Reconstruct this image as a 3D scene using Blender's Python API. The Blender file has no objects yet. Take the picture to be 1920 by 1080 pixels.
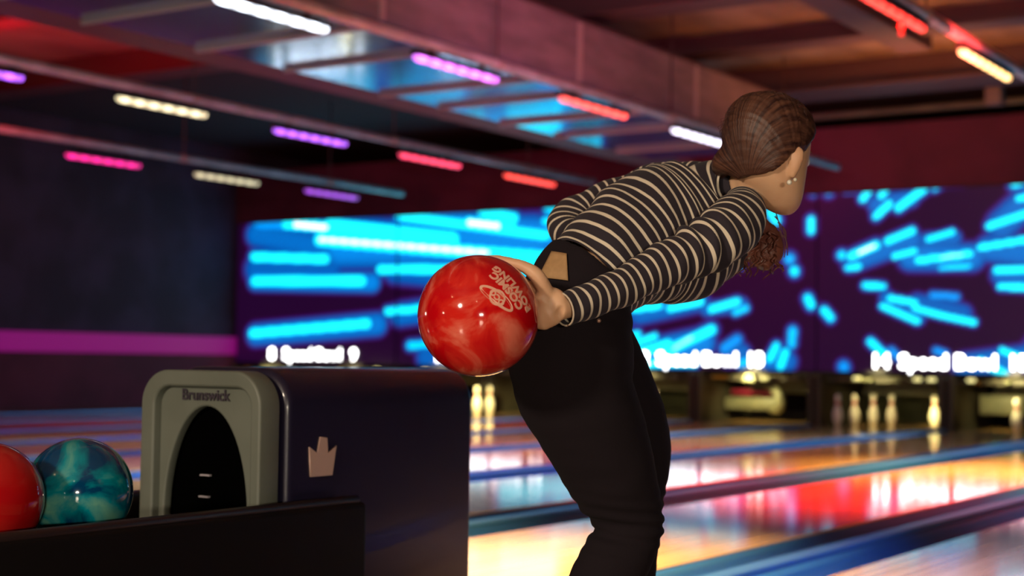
import bpy, bmesh, math, random
from mathutils import Vector, Matrix, noise
from mathutils.bvhtree import BVHTree
random.seed(7)
S = bpy.context.scene
COL = S.collection
PI = math.pi
R_ = math.radians
V = Vector

# ------------------------------------------------------------------ camera
FPX = 2862.0
CAM = V((0, 0, 0.75))
yaw, pitch, roll = R_(33.4), R_(2.69), R_(0.772)
FW = V((-math.sin(yaw) * math.cos(pitch), math.cos(yaw) * math.cos(pitch), math.sin(pitch))).normalized()
RH = V((math.cos(yaw), math.sin(yaw), 0))
UH = RH.cross(FW).normalized()
RC = RH * math.cos(roll) + UH * math.sin(roll)
UC = UH * math.cos(roll) - RH * math.sin(roll)
cd = bpy.data.cameras.new('camera'); cam = bpy.data.objects.new('camera', cd); COL.objects.link(cam)
cam.matrix_world = Matrix(((RC.x, UC.x, -FW.x, CAM.x), (RC.y, UC.y, -FW.y, CAM.y), (RC.z, UC.z, -FW.z, CAM.z), (0, 0, 0, 1)))
cd.sensor_width = 36; cd.lens = FPX / 1920 * 36; cd.clip_start = .05; cd.clip_end = 100
cd.dof.use_dof = True; cd.dof.focus_distance = 2.86; cd.dof.aperture_fstop = 3.0
S.camera = cam

# ------------------------------------------------------------------ world, exposure, big lights
w = bpy.data.worlds.new('world'); S.world = w; w.use_nodes = True
w.node_tree.nodes['Background'].inputs[0].default_value = (.35, .13, .55, 1)
w.node_tree.nodes['Background'].inputs[1].default_value = .05
S.view_settings.view_transform = 'Standard'; S.view_settings.look = 'None'
S.view_settings.exposure = 0.0; S.view_settings.gamma = 1.0; S.view_settings.use_curve_mapping = False
S.cycles.use_denoising = True
S.cycles.max_bounces = 6

def lamp(name, kind, loc, power, color, size=.2, aim=None, size_y=None, spread=None, spot=None):
    l = bpy.data.lights.new(name, kind); l.energy = power; l.color = color
    if kind == 'AREA':
        l.size = size
        if size_y: l.shape = 'RECTANGLE'; l.size_y = size_y
        if spread: l.spread = R_(spread)
    elif kind == 'SPOT':
        l.shadow_soft_size = size; l.spot_size = R_(spot or 60); l.spot_blend = .8
    else:
        l.shadow_soft_size = size
    o = bpy.data.objects.new(name, l); COL.objects.link(o); o.location = loc
    if aim is not None:
        o.rotation_euler = (V(aim) - V(loc)).to_track_quat('-Z', 'Y').to_euler()
    return o

def W(a, L, z=0.0):        # a metres down the lanes, L metres to the left of the camera
    return V((-L, a, z))

# the hall's own lamps behind the camera (lounge and counter lights)
lamp('lounge_light', 'AREA', (-1.6, -3.6, 2.5), 185, (1, .80, .60), .5, (-1.4, 2.4, .9)).data.shape = 'DISK'
lamp('unseen_lane_light', 'AREA', W(4.6, 3.2, 3.0), 115, (1, .66, .28), .8, W(4.7, 3.2, 0), size_y=.3, spread=60)
lamp('unseen_lane_light', 'AREA', W(5.2, 1.0, 3.0), 45, (.42, .38, 1), .8, W(5.4, 1.2, 0), size_y=.1, spread=60)  # added violet light, no fixture, tints the right-hand lane lavender
BC_ = CAM + (FW + RC * ((897 - 960) / FPX) - UC * ((592 - 540) / FPX)) * 2.71     # where the held ball hangs
def glint(px, py, dist, power, color, size, kind='POINT', size_y=None):
    # a lamp of the hall standing where its mirror image on the held ball shows at (px, py)
    x = (px - 897) / 114.0; y = (592 - py) / 114.0; n = (RC * x + UC * y - FW * math.sqrt(1 - x * x - y * y)).normalized()
    v = (CAM - BC_).normalized(); d = (n * (2 * n.dot(v)) - v).normalized()
    p = BC_ + d * dist
    return lamp('counter_light', kind, p, power, color, size, BC_ if kind == 'AREA' else None, size_y)
glint(905, 588, 6.6, 125, (1, .86, .66), .50, 'AREA', .16)
glint(835, 585, 6.0, 26, (1, .86, .66), .09)
glint(801, 587, 6.0, 40, (1, .86, .66), .12)
glint(851, 556, 6.0, 10, (1, .8, .4), .04)
glint(896, 564, 7.0, 8, (1, .85, .6), .04)
# added lights without fixtures, washing ceiling, bulkhead and the wall above the screens
lamp('added_wash', 'AREA', W(8.8, 11.7, 2.9), 60, (1, .02, .03), .7, W(9.8, 12.0, 4.0), spread=150)
lamp('added_wash', 'AREA', W(14.4, 4.8, 2.8), 34, (1, .30, .06), .8, W(14.8, 5.2, 4.0), spread=160)
lamp('added_wash', 'AREA', W(10.4, 3.2, 2.9), 30, (1, .05, .04), .7, W(10.8, 3.6, 4.0), spread=160)
lamp('added_wash', 'AREA', W(9.0, 4.3, 2.8), 27, (.85, .22, .42), .7, W(11.0, 6.6, 3.4), spread=140)
lamp('added_wash', 'AREA', W(16.0, 8.0, 3.4), 5, (.9, .05, .25), .6, W(17.9, 7.0, 3.3))

# ------------------------------------------------------------------ helpers
def U(px, py, d):
    return CAM + (FW + RC * ((px - 960) / FPX) - UC * ((py - 540) / FPX)) * d
def ray(px, py):
    return (FW + RC * ((px - 960) / FPX) - UC * ((py - 540) / FPX)).normalized()

def link(name, me, m=None, parent=None, smooth=True):
    if m is not None:
        me.materials.clear(); me.materials.append(m)
    if smooth:
        me.polygons.foreach_set('use_smooth', [True] * len(me.polygons))
    o = bpy.data.objects.new(name, me); COL.objects.link(o)
    if parent is not None: o.parent = parent
    return o
def obj(name, bm, m=None, parent=None, smooth=True, origin=None):
    bmesh.ops.recalc_face_normals(bm, faces=bm.faces[:])
    me = bpy.data.meshes.new(name)
    if origin is not None: bmesh.ops.translate(bm, verts=bm.verts[:], vec=-V(origin))
    bm.to_mesh(me); bm.free()
    o = link(name, me, m, parent, smooth)
    if origin is not None: o.location = origin
    return o
def tag(o, label=None, cat=None, group=None, kind=None):
    if label: o['label'] = label
    if cat: o['category'] = cat
    if group: o['group'] = group
    if kind: o['kind'] = kind
    return o
def empty(name, loc, label, cat, group=None, rz=0):
    o = bpy.data.objects.new(name, None); COL.objects.link(o)
    o.location = loc; o.rotation_euler = (0, 0, rz); o.empty_display_size = .1
    return tag(o, label, cat, group)
def autosmooth(o, ang=35):
    me = o.data
    bm = bmesh.new(); bm.from_mesh(me)
    for e in bm.edges:
        if len(e.link_faces) == 2 and e.calc_face_angle(0) > R_(ang): e.smooth = False
    bm.to_mesh(me); bm.free()
    return o

def box(bm, x0, x1, y0, y1, z0, z1, bev=0.0, seg=2):
    b = bmesh.new()
    bmesh.ops.create_cube(b, size=1)
    for v in b.verts:
        v.co = V((x0 + (v.co.x + .5) * (x1 - x0), y0 + (v.co.y + .5) * (y1 - y0), z0 + (v.co.z + .5) * (z1 - z0)))
    if bev > 0:
        bmesh.ops.bevel(b, geom=b.edges[:], offset=bev, segments=seg, profile=.5, affect='EDGES')
    merge(bm, b)
def merge(bm, b):
    t = bpy.data.meshes.new('t'); b.to_mesh(t); b.free(); bm.from_mesh(t); bpy.data.meshes.remove(t)
def tube(bm, pts, r, n=10):
    pts = [V(p) for p in pts]
    rr = r if isinstance(r, (list, tuple)) else [r] * len(pts)
    rings = []
    up = None
    for i, p in enumerate(pts):
        t = (pts[min(i + 1, len(pts) - 1)] - pts[max(i - 1, 0)]).normalized()
        if up is None:
            up = t.orthogonal().normalized()
        up = (up - t * up.dot(t)).normalized()
        s = t.cross(up)
        rings.append([bm.verts.new(p + (up * math.cos(2 * PI * k / n) + s * math.sin(2 * PI * k / n)) * rr[i]) for k in range(n)])
    for a, b in zip(rings, rings[1:]):
        for k in range(n):
            bm.faces.new((a[k], a[(k + 1) % n], b[(k + 1) % n], b[k]))
    bm.faces.new(rings[0][::-1]); bm.faces.new(rings[-1])
def lathe(bm, prof, n=20, c=(0, 0, 0)):
    c = V(c); rings = []
    for r, z in prof:
        rings.append([bm.verts.new(c + V((r * math.cos(2 * PI * k / n), r * math.sin(2 * PI * k / n), z))) for k in range(n)])
    for a, b in zip(rings, rings[1:]):
        for k in range(n):
            bm.faces.new((a[k], a[(k + 1) % n], b[(k + 1) % n], b[k]))
    bm.faces.new(rings[0][::-1]); bm.faces.new(rings[-1])
def ball(bm, c, r, seg=24, sx=1, sy=1, sz=1):
    b = bmesh.new(); bmesh.ops.create_uvsphere(b, u_segments=seg, v_segments=max(6, seg // 2), radius=r)
    for v in b.verts: v.co = V((v.co.x * sx, v.co.y * sy, v.co.z * sz)) + V(c)
    merge(bm, b)
def cr(p0, p1, p2, p3, t):
    return [0.5 * ((2 * b) + (-a + c) * t + (2 * a - 5 * b + 4 * c - d) * t * t + (-a + 3 * b - 3 * c + d) * t ** 3)
            for a, b, c, d in zip(p0, p1, p2, p3)]
def spline(P, per=8):
    out = []
    for i in range(len(P) - 1):
        a = P[max(i - 1, 0)]; b = P[i]; c = P[i + 1]; d = P[min(i + 2, len(P) - 1)]
        for k in range(per): out.append(cr(a, b, c, d, k / per))
    out.append(list(P[-1]))
    return out
def shf(P, o0, o1=None):
    o1 = o0 if o1 is None else o1; n = len(P) - 1
    return [(q[0], q[1], q[2] + o0 + (o1 - o0) * k / n, *q[3:]) for k, q in enumerate(P)]
def loft(bm, P, per=8, n=40, amp=0.0, freq=14, world=False, fold=None, seed=0, e=2.0, e1fix=None, cap=(1, 1), v0=0.0):
    """P: (px,py,depth,half width px,half depth m) in the view of the calibrated camera, or world points (x,y,z,rw,rd)"""
    Q = spline(P, per)
    uv = bm.loops.layers.uv.verify()
    C = [(V(q[:3]) if world else U(q[0], q[1], q[2])) for q in Q]
    rings = []; L = v0; Ls = []
    for i, q in enumerate(Q):
        if i: L += (C[i] - C[i - 1]).length
        Ls.append(L)
        t = (C[min(i + 1, len(C) - 1)] - C[max(i - 1, 0)]).normalized()
        if e1fix is not None: e1 = (e1fix - t * e1fix.dot(t)).normalized()
        else: e1 = FW.cross(t).normalized()
        e2 = t.cross(e1).normalized()
        hw = max(1e-4, q[3] if world else q[3] * q[2] / FPX); hd = max(1e-4, q[4])
        rg = []
        for k in range(n):
            a = 2 * PI * k / n
            ca, sa = math.cos(a), math.sin(a)
            ca = math.copysign(abs(ca) ** (2 / e), ca); sa = math.copysign(abs(sa) ** (2 / e), sa)
            p = C[i] + e1 * (ca * hw) + e2 * (sa * hd)
            if amp or fold:
                dn = (p - C[i]).normalized()
                s = amp * noise.noise(p * freq + V((seed, seed, 0)))
                if fold: s += fold(L, a)
                p = p + dn * s
            rg.append(bm.verts.new(p))
        rings.append(rg)
    for i, (a, b) in enumerate(zip(rings, rings[1:])):
        for k in range(n):
            f = bm.faces.new((a[k], a[(k + 1) % n], b[(k + 1) % n], b[k]))
            for lp, (uu, vv) in zip(f.loops, ((k / n, Ls[i]), ((k + 1) / n, Ls[i]), ((k + 1) / n, Ls[i + 1]), (k / n, Ls[i + 1]))):
                lp[uv].uv = (uu, vv)
    if cap[0]:
        f = bm.faces.new(rings[0][::-1])
        for lp in f.loops: lp[uv].uv = (0, Ls[0])
    if cap[1]:
        f = bm.faces.new(rings[-1])
        for lp in f.loops: lp[uv].uv = (0, Ls[-1])
def fused(name, bm, m, parent, voxel=.006, smooth=4, disp=None):
    """joins overlapping lofts into one continuous surface"""
    bmesh.ops.recalc_face_normals(bm, faces=bm.faces[:])
    me = bpy.data.meshes.new(name); bm.to_mesh(me); bm.free()
    o = bpy.data.objects.new(name, me); COL.objects.link(o)
    r = o.modifiers.new('r', 'REMESH'); r.mode = 'VOXEL'; r.voxel_size = voxel
    if smooth:
        s = o.modifiers.new('s', 'SMOOTH'); s.factor = .6; s.iterations = smooth
    dg = bpy.context.evaluated_depsgraph_get()
    me2 = bpy.data.meshes.new_from_object(o.evaluated_get(dg))
    bpy.data.objects.remove(o); bpy.data.meshes.remove(me)
    if disp:
        for v in me2.vertices: v.co += v.normal * disp(v.co)
    me2.name = name
    return link(name, me2, m, parent)
def shape2d(name, loops, depth, bevel=0.0, res=1):
    """flat outline with holes, extruded -> mesh in XY, thickness along Z"""
    cu = bpy.data.curves.new(name, 'CURVE'); cu.dimensions = '2D'; cu.fill_mode = 'BOTH'
    cu.extrude = depth / 2; cu.bevel_depth = bevel; cu.bevel_resolution = res
    for lp in loops:
        sp = cu.splines.new('POLY'); sp.points.add(len(lp) - 1); sp.use_cyclic_u = True
        for k, (x, y) in enumerate(lp): sp.points[k].co = (x, y, 0, 1)
    o = bpy.data.objects.new(name, cu); COL.objects.link(o)
    dg = bpy.context.evaluated_depsgraph_get()
    me = bpy.data.meshes.new_from_object(o.evaluated_get(dg))
    bpy.data.objects.remove(o); bpy.data.curves.remove(cu)
    me.name = name
    return me
def text_mesh(s, size, depth, bevel=0.0, offset=0.0, shear=0.0, align='CENTER', space=1.0):
    cu = bpy.data.curves.new('txt', 'FONT'); cu.body = s; cu.size = size; cu.extrude = depth / 2; cu.offset = offset
    cu.align_x = align; cu.align_y = 'CENTER'; cu.shear = shear; cu.space_character = space; cu.bevel_depth = bevel
    o = bpy.data.objects.new('txt', cu); COL.objects.link(o)
    dg = bpy.context.evaluated_depsgraph_get()
    me = bpy.data.meshes.new_from_object(o.evaluated_get(dg))
    bpy.data.objects.remove(o); bpy.data.curves.remove(cu)
    return me
def rrect(x0, x1, y0, y1, r, n=8, r2=None):
    """rounded rectangle; r top corners, r2 bottom corners"""
    r2 = r if r2 is None else r2
    out = []
    for cx, cy, a0, rr in ((x1 - r, y1 - r, 0, r), (x0 + r, y1 - r, 90, r), (x0 + r2, y0 + r2, 180, r2), (x1 - r2, y0 + r2, 270, r2)):
        for k in range(n + 1):
            a = R_(a0 + 90 * k / n); out.append((cx + rr * math.cos(a), cy + rr * math.sin(a)))
    return out

# ------------------------------------------------------------------ materials
def mat(name, color, rough=.5, metal=0.0, spec=.5, emit=None, estr=1.0, coat=0.0, sheen=0.0, mix=None, nscale=6.0, ndist=0.0, stretch=(1, 1, 1), bump=0.0, bscale=200, lo=.4, hi=.6, sss=0.0, ndetail=4):
    m = bpy.data.materials.new(name); m.use_nodes = True
    nt = m.node_tree; N = nt.nodes; Lk = nt.links
    b = N['Principled BSDF']
    b.inputs['Base Color'].default_value = (*color, 1); b.inputs['Roughness'].default_value = rough
    b.inputs['Metallic'].default_value = metal; b.inputs['Specular IOR Level'].default_value = spec
    b.inputs['Coat Weight'].default_value = coat; b.inputs['Coat Roughness'].default_value = .04
    if sheen: b.inputs['Sheen Weight'].default_value = sheen
    if sss:
        b.inputs['Subsurface Weight'].default_value = sss; b.inputs['Subsurface Radius'].default_value = (.02, .008, .004)
        b.inputs['Subsurface Scale'].default_value = 1
    if emit is not None:
        b.inputs['Emission Color'].default_value = (*emit, 1); b.inputs['Emission Strength'].default_value = estr
    tc = N.new('ShaderNodeTexCoord'); mp = N.new('ShaderNodeMapping'); Lk.new(tc.outputs['Object'], mp.inputs[0])
    mp.inputs['Scale'].default_value = stretch
    if mix is not None:
        ns = N.new('ShaderNodeTexNoise'); ns.inputs['Scale'].default_value = nscale; ns.inputs['Detail'].default_value = ndetail
        ns.inputs['Distortion'].default_value = ndist
        Lk.new(mp.outputs[0], ns.inputs['Vector'])
        rp = N.new('ShaderNodeValToRGB'); Lk.new(ns.outputs['Fac'], rp.inputs[0])
        rp.color_ramp.elements[0].color = (*color, 1); rp.color_ramp.elements[1].color = (*mix, 1)
        rp.color_ramp.elements[0].position = lo; rp.color_ramp.elements[1].position = hi
        Lk.new(rp.outputs[0], b.inputs['Base Color'])
    if bump:
        n2 = N.new('ShaderNodeTexNoise'); n2.inputs['Scale'].default_value = bscale; n2.inputs['Detail'].default_value = 3
        Lk.new(mp.outputs[0], n2.inputs['Vector'])
        bp = N.new('ShaderNodeBump'); bp.inputs['Strength'].default_value = bump; bp.inputs['Distance'].default_value = .002
        Lk.new(n2.outputs['Fac'], bp.inputs['Height']); Lk.new(bp.outputs[0], b.inputs['Normal'])
    return m

M = {}
M['lane'] = None
def lane_material():
    m = mat('lane_boards', (.5, .3, .14), .085, spec=.4)
    nt = m.node_tree; N = nt.nodes; Lk = nt.links; b = N['Principled BSDF']
    tc = N.new('ShaderNodeTexCoord'); sx = N.new('ShaderNodeSeparateXYZ'); Lk.new(tc.outputs['Object'], sx.inputs[0])
    mu = N.new('ShaderNodeMath'); mu.operation = 'MULTIPLY'; mu.inputs[1].default_value = 36.0; Lk.new(sx.outputs[0], mu.inputs[0])
    fl = N.new('ShaderNodeMath'); fl.operation = 'FLOOR'; Lk.new(mu.outputs[0], fl.inputs[0])
    wn = N.new('ShaderNodeTexWhiteNoise'); wn.noise_dimensions = '1D'; Lk.new(fl.outputs[0], wn.inputs['W'])
    mp = N.new('ShaderNodeMapping'); mp.inputs['Scale'].default_value = (40, 1.2, 1); Lk.new(tc.outputs['Object'], mp.inputs[0])
    ns = N.new('ShaderNodeTexNoise'); ns.inputs['Scale'].default_value = 2; ns.inputs['Detail'].default_value = 5; Lk.new(mp.outputs[0], ns.inputs['Vector'])
    ad = N.new('ShaderNodeMath'); ad.operation = 'ADD'; Lk.new(wn.outputs['Value'], ad.inputs[0]); Lk.new(ns.outputs['Fac'], ad.inputs[1])
    rp = N.new('ShaderNodeValToRGB'); rp.color_ramp.elements[0].position = .2; rp.color_ramp.elements[1].position = .95
    hf = N.new('ShaderNodeMath'); hf.operation = 'MULTIPLY'; hf.inputs[1].default_value = .5; Lk.new(ad.outputs[0], hf.inputs[0]); Lk.new(hf.outputs[0], rp.inputs[0])
    rp.color_ramp.elements[0].color = (.42, .24, .085, 1); rp.color_ramp.elements[1].color = (.66, .43, .18, 1)
    Lk.new(rp.outputs[0], b.inputs['Base Color'])
    return m
M['lane'] = lane_material()
M['gutter'] = mat('gutter_reflection_blue', (.08, .36, .75), .28, metal=.8)  # blue screen reflection put into the colour of a grey gutter
M['divider'] = mat('divider_reflection_blue', (.12, .40, .80), .30, metal=.8)  # same for the grey capping: reflected screen blue is in its base colour
M['black'] = mat('black_plastic', (.012, .010, .014), .45)
M['darkwall'] = mat('side_wall_paint', (.055, .040, .085), .85, mix=(.035, .025, .05), nscale=1.2)
M['maroon'] = mat('maroon_paint', (.16, .028, .07), .8, mix=(.11, .02, .05), nscale=1.0)
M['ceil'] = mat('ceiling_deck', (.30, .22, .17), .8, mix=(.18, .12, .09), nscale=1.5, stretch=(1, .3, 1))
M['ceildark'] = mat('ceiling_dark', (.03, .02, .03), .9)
M['joist'] = mat('painted_steel_joist', (.07, .035, .04), .6)
M['bulk'] = mat('bulkhead_panel', (.23, .18, .21), .55, mix=(.14, .11, .13), nscale=3.5, stretch=(1, .6, 2.5), lo=.35, hi=.7)
M['soffit'] = mat('glossy_sheet_metal', (.55, .74, .95), .13, metal=.95, bump=.25, bscale=4)
M['rib'] = mat('steel_rib', (.45, .36, .38), .45, metal=.3)
M['pipe'] = mat('galvanised_pipe', (.62, .56, .62), .38, metal=.35, mix=(.45, .38, .42), nscale=3)
M['kick'] = mat('kickback_panel', (.07, .062, .042), .6)
M['olive'] = mat('machine_grey', (.20, .20, .12), .5, mix=(.15, .15, .09), nscale=5)
M['yellow'] = mat('yellow_machine_paint', (.65, .40, .03), .5)
M['curtain'] = mat('pit_curtain', (.02, .012, .02), .8)
M['lens'] = mat('yellow_lamp_lens', (.5, .45, .2), .4, emit=(1, .88, .35), estr=1.3)
M['redbar'] = mat('red_sweep', (.30, .02, .05), .5)
M['approach'] = mat('approach_boards', (.35, .22, .12), .2, mix=(.28, .17, .09), nscale=3, stretch=(20, 1, 1))

# ------------------------------------------------------------------ setting: floor, walls, ceiling
LANE0, PITCH, LW = 3.16, 1.64, 1.066
FOUL, WALLY, SIDE = 3.45, 17.9, 17.1
CZ = 4.07
def struct(name, bm, m, smooth=False):
    return tag(obj(name, bm, m, None, smooth), kind='structure')
b = bmesh.new(); box(b, -SIDE - .3, 6, -8, 21.8, -.35, -.15); struct('floor', b, M['black'])
b = bmesh.new(); box(b, -SIDE, 6, -8, FOUL, -.15, 0); struct('floor_approach', b, M['approach'])
b = bmesh.new(); box(b, -SIDE - .2, -SIDE, -8, 21.6, .0, 4.4); box(b, -SIDE - .2, -SIDE, -8, 21.6, -.15, .0); struct('wall_left', b, M['darkwall'])
b = bmesh.new(); box(b, -SIDE, -SIDE + .05, 2, WALLY, 0, .76); struct('trim_1', b, M['maroon'])
M['strip'] = mat('magenta_strip', (.2, .02, .12), .6, emit=(.62, .0, .40), estr=.26)
b = bmesh.new(); box(b, -SIDE, -SIDE + .08, 2, WALLY - .02, .77, 1.05, .01); struct('trim_2', b, M['strip'])
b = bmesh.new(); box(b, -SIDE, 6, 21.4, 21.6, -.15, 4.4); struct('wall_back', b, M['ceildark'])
b = bmesh.new(); box(b, -SIDE, 6, WALLY, WALLY + .2, 2.87, 3.68); struct('wall_above_screens', b, M['maroon'])
b = bmesh.new(); box(b, 5.8, 6, -8, 21.4, -.15, 4.4); struct('wall_right', b, M['darkwall'])
b = bmesh.new(); box(b, -SIDE, 6, -8.2, -8, -.15, 4.4); struct('wall_front', b, M['darkwall'])
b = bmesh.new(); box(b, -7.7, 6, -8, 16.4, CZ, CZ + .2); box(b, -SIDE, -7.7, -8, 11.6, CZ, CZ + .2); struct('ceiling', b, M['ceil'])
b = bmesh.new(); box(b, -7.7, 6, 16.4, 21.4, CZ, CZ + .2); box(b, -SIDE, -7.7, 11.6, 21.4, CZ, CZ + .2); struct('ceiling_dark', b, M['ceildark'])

# joists across the lanes
for i, (y, z0, wd) in enumerate(((4.2, 3.82, .2), (6.7, 3.82, .2), (9.2, 3.82, .2), (11.6, 3.78, .25), (14.0, 3.88, .22), (16.1, 3.76, .5))):
    b = bmesh.new(); x0 = -SIDE if i < 4 else -7.7
    box(b, x0, 5.8, y - wd / 2, y + wd / 2, z0 + .03, CZ); box(b, x0, 5.8, y - wd * .75, y + wd * .75, z0, z0 + .03)
    o = obj('ceiling_joist', b, M['joist'], None, False)
    tag(o, ['dark red steel joist crossing the ceiling, nearest overhead', 'dark red ceiling joist, second from the bowler', 'dark red ceiling joist, third from the bowler',
            'dark joist where the red ceiling ends at upper left', 'dark joist between the two brown ceiling panels at upper right', 'wide dark beam beyond the last brown ceiling panel'][i], 'ceiling joist', 'joists crossing the ceiling')
# lengthwise beam between brown panels
b = bmesh.new(); box(b, -5.0, -4.68, 2, 14.4, 3.79, CZ)
tag(obj('ceiling_beam', b, M['joist'], None, False), 'dark red beam running lengthwise between brown ceiling panels', 'ceiling beam')

# bulkhead box above the lanes with glossy underside
t = empty('bulkhead', W(2, 6.62, 3.10), 'long purple-lit boxed bulkhead hanging over the lanes with glossy blue-reflecting underside', 'bulkhead')
def rel(o, t):
    o.matrix_parent_inverse = Matrix.Translation(-t.location); return o
BX0, BX1 = -8.32, -6.62
b = bmesh.new(); box(b, BX1 - .03, BX1, 1, 15.5, 3.10, 3.63)
rel(obj('side_panel', b, M['bulk'], t, False), t)
b = bmesh.new(); box(b, BX0, BX0 + .03, 1, 15.5, 3.10, 3.63); rel(obj('side_panel', b, M['bulk'], t, False), t)
b = bmesh.new(); box(b, BX0, BX1, 1, 15.5, 3.63, 3.66); rel(obj('top_panel', b, M['joist'], t, False), t)
b = bmesh.new(); box(b, BX0, BX1, 15.47, 15.5, 3.10, 3.63); rel(obj('end_panel', b, M['bulk'], t, False), t)
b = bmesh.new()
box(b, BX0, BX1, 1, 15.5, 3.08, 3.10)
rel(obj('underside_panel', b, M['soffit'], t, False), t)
y = 3.0; k = 0
ribs = []
while y < 15.4:
    ribs.append((y, [.02, .05, .02, .03][k % 4])); y += [1.1, .95, 1.3, .80][k % 4]; k += 1
for y, wd in ribs:
    b = bmesh.new(); box(b, BX0 + .02 - .1 * random.random(), BX1 + .01, y - wd / 2, y + wd / 2, 3.04, 3.08, .008, 1)
    rel(obj('cross_rib', b, M['rib'], t, False), t)
for y in (5.5, 8.3, 11.0, 13.2, 15.0):
    b = bmesh.new(); box(b, BX1, BX1 + .012, y, y + .06, 3.11, 3.62)
    rel(obj('joint_strip', b, M['rib'], t, False), t)
b = bmesh.new(); box(b, -9.05, -8.36, 6, 16.7, 3.17, 3.22)
tag(obj('strip_panel', b, mat('strip_panel_paint', (.16, .06, .07), .6), None, False), 'dark red strip panel beside the left edge of the bulkhead', 'strip panel')  # plain strip panel forming a lower lip beside the bulkhead

# ------------------------------------------------------------------ overhead pipes with LED battens
def yplane(px, py, L):    # where the ray meets the vertical plane L metres left
    r = ray(px, py); s = -L / r.x
    return CAM + r * s
PZ = 3.03
pipes = [(12.89, 'left-most lane-length pipe with three coloured battens below it'), (9.82, 'second pipe from the left, carrying five battens'),
         (6.56, 'pinkish pipe along the lower edge of the bulkhead'), (3.19, 'pipe at the upper right corner with two battens')]
for i, (L, lab) in enumerate(pipes):
    t = empty('overhead_pipe', W(1, L, PZ), lab, 'pipe', 'pipes above the lanes')
    b = bmesh.new(); tube(b, [(0, 0, 0), (0, 15.75, 0)], .042, 14); obj('pipe_run', b, M['pipe'], t)
    for y in (2.9, 5.8, 8.7, 11.6, 14.2):
        b = bmesh.new(); tube(b, [(0, y - .04, 0), (0, y + .04, 0)], .046, 14); obj('coupling', b, M['rib'], t)
        b = bmesh.new(); tube(b, [(0, y, .04), (0, y, CZ - PZ)], .008, 6); obj('hanger_rod', b, M['joist'], t)
batt = [  # L, px0,py0, px1,py1, colour, strength, watts, label
 (9.82, -70, 125, 45, 147, (.42, .08, 1.0), 3.2, 14, 'violet LED batten cut by the left edge of the photo'),
 (9.82, 217, 183, 388, 216, (1.0, .86, .50), 2.2, 16, 'pale yellow LED batten on the second pipe'),
 (9.82, 512, 243, 650, 270, (.42, .09, 1.0), 2.6, 22, 'violet LED batten near the middle of the second pipe'),
 (9.82, 748, 290, 863, 311, (1.0, .035, .12), 2.4, 16, 'pinkish red LED batten on the second pipe'),
 (9.82, 945, 327, 1040, 347, (1.0, .05, .03), 2.6, 20, 'orange red LED batten at the far end of the second pipe'),
 (12.89, 122, 290, 264, 311, (.95, .0, .30), 1.9, 12, 'magenta LED batten on the left-most pipe'),
 (12.89, 364, 327, 485, 343, (.75, .70, .42), 1.3, 8, 'dull cream LED batten on the left-most pipe'),
 (12.89, 571, 357, 671, 371, (.33, .05, .75), 1.6, 8, 'purple LED batten at the far end of the left-most pipe'),
 (6.56, 400, -8, 615, 58, (.80, .88, 1.0), 5.0, 59, 'bright white beaded LED batten at the top of the photo'),
 (6.56, 775, 104, 933, 151, (.72, .14, 1.0), 3.4, 43, 'pinkish violet LED batten below the bulkhead'),
 (6.56, 1048, 184, 1175, 217, (1.0, .06, .04), 3.0, 47, 'red LED batten below the bulkhead'),
 (6.56, 1260, 243, 1375, 275, (.82, .78, 1.0), 4.0, 43, 'white LED batten beside the bowler\'s head'),
 (3.19, 1560, -36, 1733, 48, (1.0, .03, .02), 3.2, 199, 'red LED batten at the top right'),
 (3.19, 1800, 97, 1893, 145, (1.0, .58, .20), 4.0, 140, 'warm amber LED batten at the top right corner'),
]
def led_mat(c, s, i):
    m = mat('led_diffuser', (.5, .5, .5), .4, emit=c, estr=s)
    nt = m.node_tree; N = nt.nodes; Lk = nt.links; bs = N['Principled BSDF']
    tc = N.new('ShaderNodeTexCoord'); wv = N.new('ShaderNodeTexWave'); wv.bands_direction = 'Y'; wv.inputs['Scale'].default_value = 1.9
    Lk.new(tc.outputs['Object'], wv.inputs['Vector'])
    mr = N.new('ShaderNodeMapRange'); mr.inputs['To Min'].default_value = s * .45; mr.inputs['To Max'].default_value = s * 1.2
    Lk.new(wv.outputs['Fac'], mr.inputs['Value']); Lk.new(mr.outputs[0], bs.inputs['Emission Strength'])
    return m
for i, (L, x0, y0, x1, y1, c, s, wt, lab) in enumerate(batt):
    a = yplane(x0, y0, L); e = yplane(x1, y1, L)
    z = (a.z + e.z) / 2; ya, ye = a.y, e.y
    print('BATTEN', i, round(ya, 2), round(ye, 2), round(a.z, 2), round(e.z, 2))
    z = min(z, PZ - .09)
    t = empty('led_batten', (-L, ya, z), lab, 'light batten', 'coloured LED battens below the pipes')
    ln = ye - ya
    b = bmesh.new(); box(b, -.035, .035, 0, ln, .012, .05, .006, 1); obj('housing', b, M['black'], t, False)
    b = bmesh.new(); tube(b, [(0, .02, 0), (0, .05, -.002), (0, ln - .05, -.002), (0, ln - .02, 0)], [.022, .030, .030, .022], 12)
    obj('diffuser', b, led_mat(c, s, i), t)
    for yy in (ln * .2, ln * .8):
        b = bmesh.new(); box(b, -.012, .012, yy - .02, yy + .02, .05, PZ - z - .042); obj('bracket', b, M['black'], t, False)
    lo = lamp('batten_light', 'AREA', (-L, (ya + ye) / 2, z - .05), wt, c, ln * .9, (-L, (ya + ye) / 2, 0), size_y=.06, spread=70 if L < 4 else 95)
    lo.rotation_euler = (0, 0, PI / 2)
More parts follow.
